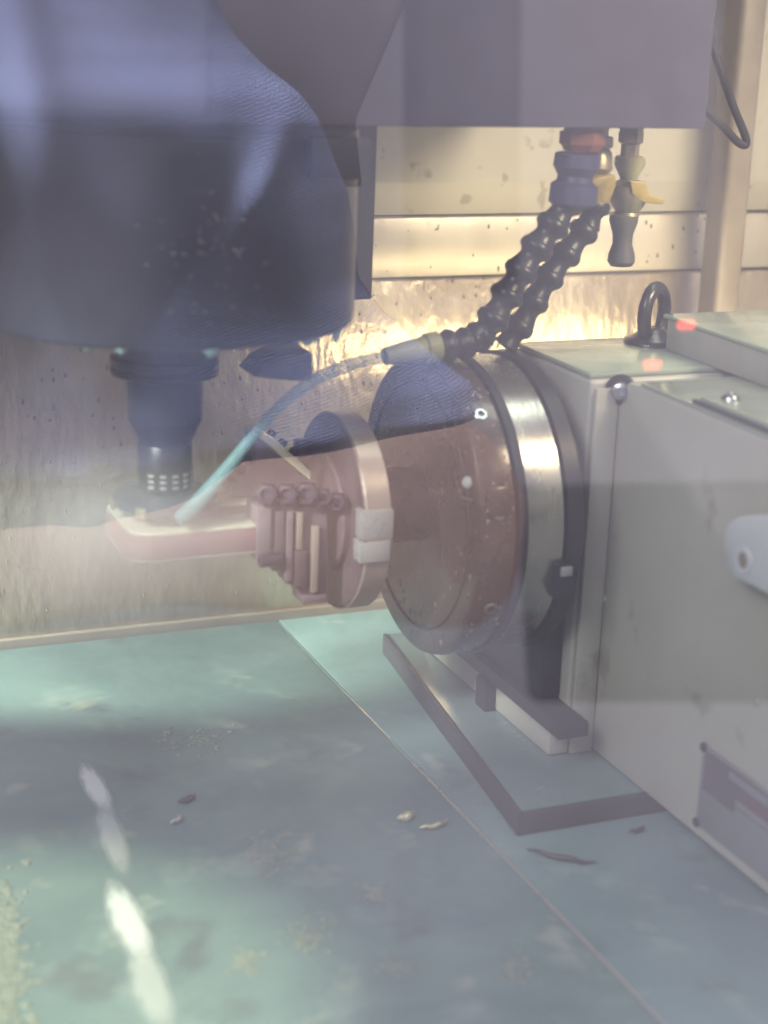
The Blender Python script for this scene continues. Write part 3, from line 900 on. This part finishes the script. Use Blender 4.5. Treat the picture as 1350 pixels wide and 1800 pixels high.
def soft_glare(name, col, alpha):  # pale painted glare that fades towards its edge
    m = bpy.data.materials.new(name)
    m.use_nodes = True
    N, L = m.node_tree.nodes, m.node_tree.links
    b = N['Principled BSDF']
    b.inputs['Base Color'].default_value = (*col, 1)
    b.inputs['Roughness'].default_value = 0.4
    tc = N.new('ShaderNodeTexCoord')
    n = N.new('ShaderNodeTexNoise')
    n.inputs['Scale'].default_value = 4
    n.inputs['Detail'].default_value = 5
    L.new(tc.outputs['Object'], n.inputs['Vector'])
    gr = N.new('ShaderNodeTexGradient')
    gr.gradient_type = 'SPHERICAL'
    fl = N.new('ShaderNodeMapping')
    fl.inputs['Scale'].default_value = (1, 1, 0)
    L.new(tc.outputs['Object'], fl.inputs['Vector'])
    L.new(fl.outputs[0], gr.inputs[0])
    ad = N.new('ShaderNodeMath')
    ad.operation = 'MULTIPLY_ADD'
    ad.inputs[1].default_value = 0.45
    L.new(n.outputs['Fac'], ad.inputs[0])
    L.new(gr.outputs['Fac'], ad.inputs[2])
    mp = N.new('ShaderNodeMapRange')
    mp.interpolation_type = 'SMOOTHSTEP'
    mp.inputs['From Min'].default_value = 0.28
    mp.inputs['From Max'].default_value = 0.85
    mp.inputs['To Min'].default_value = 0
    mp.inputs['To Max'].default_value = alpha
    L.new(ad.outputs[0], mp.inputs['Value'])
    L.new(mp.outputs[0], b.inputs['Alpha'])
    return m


WG = soft_glare('white_glare', (0.62, 0.66, 0.72), 0.9)
WG2 = soft_glare('thin_white_glare', (0.70, 0.74, 0.78), 0.45)


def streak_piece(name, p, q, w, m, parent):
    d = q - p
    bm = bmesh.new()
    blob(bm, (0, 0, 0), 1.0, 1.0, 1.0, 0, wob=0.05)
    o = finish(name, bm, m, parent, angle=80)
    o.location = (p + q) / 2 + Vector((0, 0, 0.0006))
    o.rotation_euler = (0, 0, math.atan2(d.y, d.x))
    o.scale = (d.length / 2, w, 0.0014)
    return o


for a, b, c, w, lab in (((140, 1335), (198, 1445), (225, 1560), 0.0088, 'short painted white glare streak on the wet table below the workpiece'),
                        ((188, 1535), (268, 1725), (300, 1850), 0.0112, 'long painted white glare streak on the wet table at the lower left')):
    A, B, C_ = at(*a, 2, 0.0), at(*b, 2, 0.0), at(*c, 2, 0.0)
    st = thing('glare_streak', lab, 'painted glare', A, 'painted white glare on the table')  # lamp glare on the wet table, built as flat pale blobs
    streak_piece('glare_core', A, B, w, WG, st)
    streak_piece('glare_tail', A.lerp(B, 0.6), C_, w * 1.05, WG2, st)

bm = bmesh.new()
for k in range(520):
    px, py = random.gauss(-4, 24), random.gauss(1710, 75)
    if px < -40 or py > 1830:
        continue
    c = at(px, py, 2, 0.0003)
    blob(bm, c, random.uniform(0.0012, 0.0035), random.uniform(0.0012, 0.0035), random.uniform(0.0006, 0.0014), random.random() * 3, n=8, rings=2)
for px0, py0, sx, sy, n_ in ((478, 1506, 26, 18, 110), (655, 1568, 14, 10, 50), (545, 1642, 22, 16, 80), (428, 1690, 12, 14, 60), (905, 1700, 20, 14, 60), (700, 1700, 26, 12, 60), (330, 1300, 40, 12, 70)):
    for k in range(n_):
        c = at(random.gauss(px0, sx), random.gauss(py0, sy), 2, 0.0003)
        q_ = random.uniform(0.0006, 0.0019)
        blob(bm, c, q_, q_ * random.uniform(0.7, 1.2), q_ * 0.35, random.random() * 3, n=8, rings=2)
fm = finish('foam', bm, M['foam'], None, angle=80)
tag(fm, None, None, None, 'stuff')


def chip(name, label, px, py, L_, w, rot, m, curl=0.6):
    c = at(px, py, 2, 0.0)
    pts = []
    for k in range(7):
        t = k / 6 - 0.5
        pts.append(c + Matrix.Rotation(rot, 3, 'Z') @ Vector((t * L_, curl * L_ * (t * t - 0.08), 0.0015 + 0.0012 * math.sin(k * 1.3) ** 2)))
    bm = bmesh.new()
    bm_tube(bm, smooth_path(pts, 4), lambda t: w * (0.35 + math.sin(PI * min(0.98, max(0.02, t)))), 7)
    o = finish(name, bm, m, None, angle=60)
    return tag(o, label, 'chip', 'chips lying on the table')


chip('metal_chip', 'round yellowish chip on the table, left of a flat twin', 714, 1441, 0.011, 0.0022, 0.3, M['chip'])
chip('metal_chip', 'flat yellowish chip on the table, right of a round twin', 765, 1456, 0.018, 0.0012, 0.15, M['chip'])
chip('metal_chip', 'long dark curled chip on the table in front of the base plate', 985, 1512, 0.038, 0.0012, -0.75, M['chip_dark'], 0.25)
chip('metal_chip', 'thin dark sliver chip right beside the front edge of the base plate', 1120, 1464, 0.012, 0.0010, 0.2, M['chip_dark'])
chip('metal_chip', 'small dark chip on the table near the middle of the wet area', 330, 1410, 0.012, 0.0016, 0.4, M['chip_dark'])
chip('metal_chip', 'crumpled pale chip on the table farther left', 312, 1446, 0.010, 0.0012, 0.7, M['pale_metal'])

# droplets on the drum, on the way cover and on the housing lid, one object
bm = bmesh.new()


def drop(c, nrm, r, st=1.0):
    d, u, w = frame_for(nrm)
    top = bm.verts.new(c + d * r * 0.55)
    ring = []
    for k in range(8):
        t = 2 * PI * k / 8
        v = u * math.cos(t) * r + w * math.sin(t) * r
        v.z *= st
        ring.append(bm.verts.new(c + v - d * 0.0001))
    mid = []
    for k in range(8):
        mid.append(bm.verts.new(c + (ring[k].co - c) * 0.72 + d * r * 0.38))
    for k in range(8):
        j = (k + 1) % 8
        bm.faces.new((top, mid[k], mid[j]))
        bm.faces.new((mid[k], ring[k], ring[j], mid[j]))


for k in range(500):
    x, z = random.uniform(-0.32, 0.20), random.uniform(0.02, 0.245)
    drop(Vector((x, 0.2379 + 0.0380 * z, z)), Vector((0, -1, 0)), random.choice((0.0004, 0.0005, 0.0007, 0.0010)), random.uniform(1, 2.6))
for k in range(50):
    zz = random.uniform(0.249, 0.291)
    drop(Vector((random.uniform(-0.05, 0.35), 0.2430 + 0.076 * (zz - 0.247), zz)), Vector((0, -1, 0)), random.choice((0.0005, 0.0008, 0.0011)), random.uniform(1, 2.2))
for k in range(80):
    a = random.uniform(-1.0, 1.2)
    x = random.uniform(0.001, 0.019)
    n_ = Vector((0, -math.cos(a), math.sin(a)))
    drop(Vector((x, 0, ZA)) + n_ * 0.0873, n_, random.choice((0.0004, 0.0006, 0.0009, 0.0013)), 1.3)
for k in range(70):
    a, r = random.uniform(0, 2 * PI), random.uniform(0.055, 0.083)
    drop(Vector((-0.0021, r * math.cos(a), ZA + r * math.sin(a))), Vector((-1, 0, 0)), random.choice((0.0007, 0.001, 0.0015)), 1.4)
dr = finish('droplets', bm, M['droplet'], None, angle=80)
tag(dr, None, None, None, 'stuff')

# bright flakes stuck to the spindle nose
bm = bmesh.new()
for k in range(60):
    px, py = random.gauss(265, 50), random.gauss(440, 60)
    a = -PI / 2 + (px - 290) / 330 + 0.02
    z = 0.385 - (py - 215) / 3450
    if not 0.285 < z < 0.38:
        continue
    c = Vector((AX + math.cos(a) * 0.1002, math.sin(a) * 0.1002, z))
    u = Vector((-math.sin(a), math.cos(a), random.uniform(-1, 1))).normalized() * random.uniform(0.0005, 0.0016)
    v = Vector((math.cos(a) * 0.5, math.sin(a) * 0.5, random.uniform(0.3, 1))).normalized() * random.uniform(0.0003, 0.0006)
    bm_prism(bm, [c - u, c - v * 0.6, c + u, c + v], Vector((math.cos(a), math.sin(a), 0)) * 0.0003)
fl = finish('metal_flakes', bm, M['spark'], None, smooth=False)
tag(fl, None, None, None, 'stuff')

# mist thrown up round the cutter
bm = bmesh.new()
bmesh.ops.create_icosphere(bm, subdivisions=3, radius=1)
mist = finish('coolant_mist', bm, None.__class__ and M['foam'], None)
mist.data.materials.clear()
mm_ = bpy.data.materials.new('coolant_mist')
mm_.use_nodes = True
N, L = mm_.node_tree.nodes, mm_.node_tree.links
N.remove(N['Principled BSDF'])
pv = N.new('ShaderNodeVolumePrincipled')
pv.inputs['Color'].default_value = (0.92, 0.90, 0.93, 1)
tc = N.new('ShaderNodeTexCoord')
gr = N.new('ShaderNodeTexGradient')
gr.gradient_type = 'QUADRATIC_SPHERE'
L.new(tc.outputs['Object'], gr.inputs[0])
nz = N.new('ShaderNodeTexNoise')
nz.inputs['Scale'].default_value = 3.0
nz.inputs['Detail'].default_value = 3
L.new(tc.outputs['Object'], nz.inputs['Vector'])
ml = N.new('ShaderNodeMath')
ml.operation = 'MULTIPLY'
L.new(gr.outputs['Fac'], ml.inputs[0])
L.new(nz.outputs['Fac'], ml.inputs[1])
ml2 = N.new('ShaderNodeMath')
ml2.operation = 'MULTIPLY'
ml2.inputs[1].default_value = 58.0
L.new(ml.outputs[0], ml2.inputs[0])
L.new(ml2.outputs[0], pv.inputs['Density'])
L.new(pv.outputs[0], N['Material Output'].inputs['Volume'])
mist.data.materials.append(mm_)
mist.location = (-0.185, -0.035, 0.158)
mist.scale = (0.12, 0.07, 0.062)
tag(mist, None, None, None, 'stuff')

# ------------------------------------------------------------------ door window between the machine and the photographer
YP = -0.55
dw = thing('door_window', 'clear glass window of the machine door with faint reflections of the room', 'window', (0, YP, -0.2))
bm = bmesh.new()
bm_box(bm, (-1.1, YP, -0.25), (1.0, YP + 0.004, 1.05), 0)
pane = finish('pane', bm, [pane_material(0), pane_material(0.17)], dw, smooth=False)
for p in pane.data.polygons:
    p.material_index = 1 if p.normal.y < -0.5 else 0
for n_, lo, hi in (('frame_bar', (-1.25, YP - 0.02, -0.32), (1.15, YP + 0.03, -0.25)), ('frame_bar', (-1.25, YP - 0.02, 1.05), (1.15, YP + 0.03, 1.15)),
                   ('frame_bar', (-1.25, YP - 0.02, -0.249), (-1.1, YP + 0.03, 1.049)), ('frame_bar', (1.0, YP - 0.02, -0.249), (1.15, YP + 0.03, 1.049))):
    box(n_, lo, hi, M['doorpaint'], dw, 0.004)

# ------------------------------------------------------------------ photographer outside, seen only as a reflection
pr = thing('person', 'person in a blue ribbed work jacket reflected in the window glass', 'person', (-0.33, -1.16, -0.55))
VY = 0.05           # plane of the mirror image
RYP = 2 * YP - VY   # where the jacket really is
edge = [(395, -60), (400, 0), (432, 60), (482, 115), (546, 165), (582, 212), (606, 272), (640, 345), (657, 420), (662, 500), (705, 560), (775, 622), (860, 690), (884, 742), (800, 768), (640, 790), (480, 812), (390, 880), (330, 960)]
rows = []
for x, y in edge:
    q = at(x, y, 1, VY)
    rows.append((q.z, q.x))
rows.sort()


def edge_at(z):
    if z <= rows[0][0]:
        return rows[0][1]
    for (z0, x0), (z1, x1) in zip(rows, rows[1:]):
        if z <= z1:
            return x0 + (x1 - x0) * (z - z0) / (z1 - z0)
    return rows[-1][1]


def right_edge(z):
    return sum(edge_at(z + k * 0.0018) * w for k, w in ((-2, 1), (-1, 2), (0, 3), (1, 2), (2, 1))) / 9


bm = bmesh.new()
rings = []
NZ, NA = 200, 220
zlo, zhi = 0.150, rows[-1][0] + 0.10
for i in range(NZ + 1):
    z = zlo + (zhi - zlo) * i / NZ
    xr = right_edge(z)
    xl = -0.66
    cx, hx = (xr + xl) / 2, (xr - xl) / 2
    ring = []
    for k in range(NA):
        a = 2 * PI * k / NA
        x = cx + hx * math.cos(a)
        y = 0.115 * math.sin(a)
        f = 0.0
        if y > 0:                                       # the side that faces the glass carries the folds
            s = x - (-0.385)
            f += 0.010 * math.exp(-((x + 0.262 + 0.10 * (0.40 - z)) / 0.016) ** 2)
            f += 0.012 * math.exp(-((x + 0.222 - 0.16 * (0.36 - z)) / 0.015) ** 2)
            f -= 0.007 * math.exp(-((x + 0.243 - 0.03 * (0.36 - z)) / 0.014) ** 2)
            f += 0.006 * math.exp(-((x + 0.098 + 0.55 * (0.33 - z)) / 0.011) ** 2) * math.exp(-((z - 0.335) / 0.032) ** 2)
            f -= 0.007 * math.exp(-((x + 0.125 + 0.50 * (0.33 - z)) / 0.016) ** 2) * math.exp(-((z - 0.31) / 0.05) ** 2)
            f += 0.004 * math.sin(60 * x + 25 * z + 2 * math.sin(18 * z))
        b_ = min(1, max(0, (z - 0.24) / 0.15))
        ring.append(bm.verts.new((x, RYP - 0.03 + y * (0.55 + 0.45 * b_ * b_ * (3 - 2 * b_)) + f, z)))
    rings.append(ring)
for a, b in zip(rings, rings[1:]):
    for k in range(NA):
        bm.faces.new((a[k], a[(k + 1) % NA], b[(k + 1) % NA], b[k]))
bm.faces.new(rings[0])
bm.faces.new(rings[-1])
finish('jacket', bm, M['jacket'], pr, angle=80)
# unseen panels added to shape the reflections in the glass
VC = 0.25
cp = [at(x, y, 1, VC) for x, y in ((330, -90), (735, -90), (715, 10), (628, 212), (640, 330), (300, 330))]
cab = thing('added_dark_panel', 'unseen dark panel added to darken the mirror image at the top of the glass', 'panel', (0, 2 * YP - VC, 0.3))  # added only to darken this part of the reflection
prism('panel_body', [Vector((p.x, 2 * YP - VC - 0.2, p.z)) for p in cp], (0, 0.2, 0), mat('dark_panel_paint', (0.06, 0.05, 0.06), 0.6, 0, vs=10), cab, 0.004)
VK, VS, VT = 0.9, 0.5, 1.5
sp = [at(x, y, 1, VK) for x, y in ((-80, 850), (220, 790), (560, 692), (760, 715), (880, 765), (950, 870), (930, 1040), (860, 1130), (600, 1100), (300, 1080), (-80, 1150))]
sk = prism('warm_reflector', [Vector((p.x, 2 * YP - VK - 0.22, p.z)) for p in sp], (0, 0.22, 0), mat('pinkish_brown_reflector', (0.62, 0.42, 0.36), 0.9, 0, vs=8, va=0.25), None, 0.04)  # unseen shape added to throw a warm veil on the glass
tag(sk, 'unseen pinkish brown reflector added for the blurred warm patch in the glass', 'warm_reflector')
lamp('reflector_fill', (0.55, -0.85, 0.95), (-0.02, -2.0, 0.12), 0.4, 0.3, 6.5, (1.0, 0.95, 0.92)).data.spread = math.radians(70)  # added light, brightens the warm shape mirrored in the glass
reflector = prism('dark_reflector', [Vector((p.x, 2 * YP - VT - 0.04, p.z)) for p in [at(x, y, 1, VT) for x, y in ((918, 862), (1430, 848), (1430, 1240), (940, 1240))]], (0, 0.04, 0), mat('dark_grey_reflector', (0.13, 0.13, 0.14), 0.6, 0, vs=10), None, 0.015)  # unseen panel added to cut the reflection over the housing
tag(reflector, 'unseen dark grey panel added to dim the mirror image across the cream housing', 'reflector panel')
for pts, lab in ((((752, -120), (922, -120), (915, 520), (750, 520)), 'unseen pale panel added for a lighter band across the head cover'), (((1325, -120), (1480, -120), (1470, 560), (1330, 560)), 'unseen pale panel added to lighten the right edge of the glass')):
    po = prism('pale_reflector', [Vector((p.x, 2 * YP - VT - 0.1, p.z)) for p in [at(x, y, 1, VT) for x, y in pts]], (0, 0.1, 0), mat('pale_reflector_paint', (0.26, 0.24, 0.28), 0.6, 0, vs=10, va=0.1), None, 0.008)  # added panel, puts a lighter band into the reflection
    tag(po, lab, 'pale reflector panel', 'pale panels added for the reflections')
bq = [at(x, y, 1, 0.9) for x, y in ((1205, 571), (1145, 641))]
bc = thing('signal_beacon', 'pair of small red signal lights in the hall mirrored above the housing top', 'signal light', (bq[0].x, 2 * YP - 0.9, bq[0].z - 0.1))
for p in bq:
    lathe('red_light', (p.x - 0.010, 2 * YP - 0.9, p.z), (1, 0, 0), [(0, 0.0), (0.002, 0.005), (0.020, 0.005), (0.022, 0.0)], glow('red_signal', (1.0, 0.12, 0.10), 9.0), bc, n=16)
box('beacon_bar', (bq[1].x - 0.02, 2 * YP - 0.93, bq[1].z - 0.02), (bq[0].x + 0.02, 2 * YP - 0.915, bq[0].z + 0.02), M['black'], bc, 0.002) if False else None
# legs, neck and head: one continuous body under the clothes, simple because only the jacket is reflected
bm = bmesh.new()
bm_tube(bm, smooth_path([(-0.60, -1.16, 0.16), (-0.58, -1.17, -0.1), (-0.50, -1.15, -0.32), (-0.50, -1.17, -0.62), (-0.50, -1.17, -0.75)], 6), lambda t: 0.10 - 0.05 * t, 20)
bm_tube(bm, smooth_path([(-0.42, -1.16, 0.16), (-0.42, -1.17, -0.1), (-0.32, -1.14, -0.32), (-0.31, -1.17, -0.62), (-0.31, -1.17, -0.75)], 6), lambda t: 0.10 - 0.05 * t, 20)
finish('trousers', bm, M['trouser'], pr, angle=80)
bm = bmesh.new()
bm_lathe(bm, (-0.43, -1.16, 0.50), (0, 0.05, 1), [(0, 0.10), (0.05, 0.075), (0.09, 0.055), (0.13, 0.055), (0.15, 0.066), (0.18, 0.079), (0.22, 0.086), (0.27, 0.088), (0.31, 0.075), (0.335, 0.045), (0.342, 0)], 32)
finish('body', bm, M['skin'], pr, angle=80)
bm = bmesh.new()
bm_lathe(bm, (-0.43, -1.175, 0.73), (0, -0.1, 1), [(0, 0.086), (0.05, 0.094), (0.09, 0.088), (0.12, 0.06), (0.13, 0)], 32)
finish('hair', bm, M['hair'], pr, angle=80)

if 'label' in tb.keys():
    del tb['label']
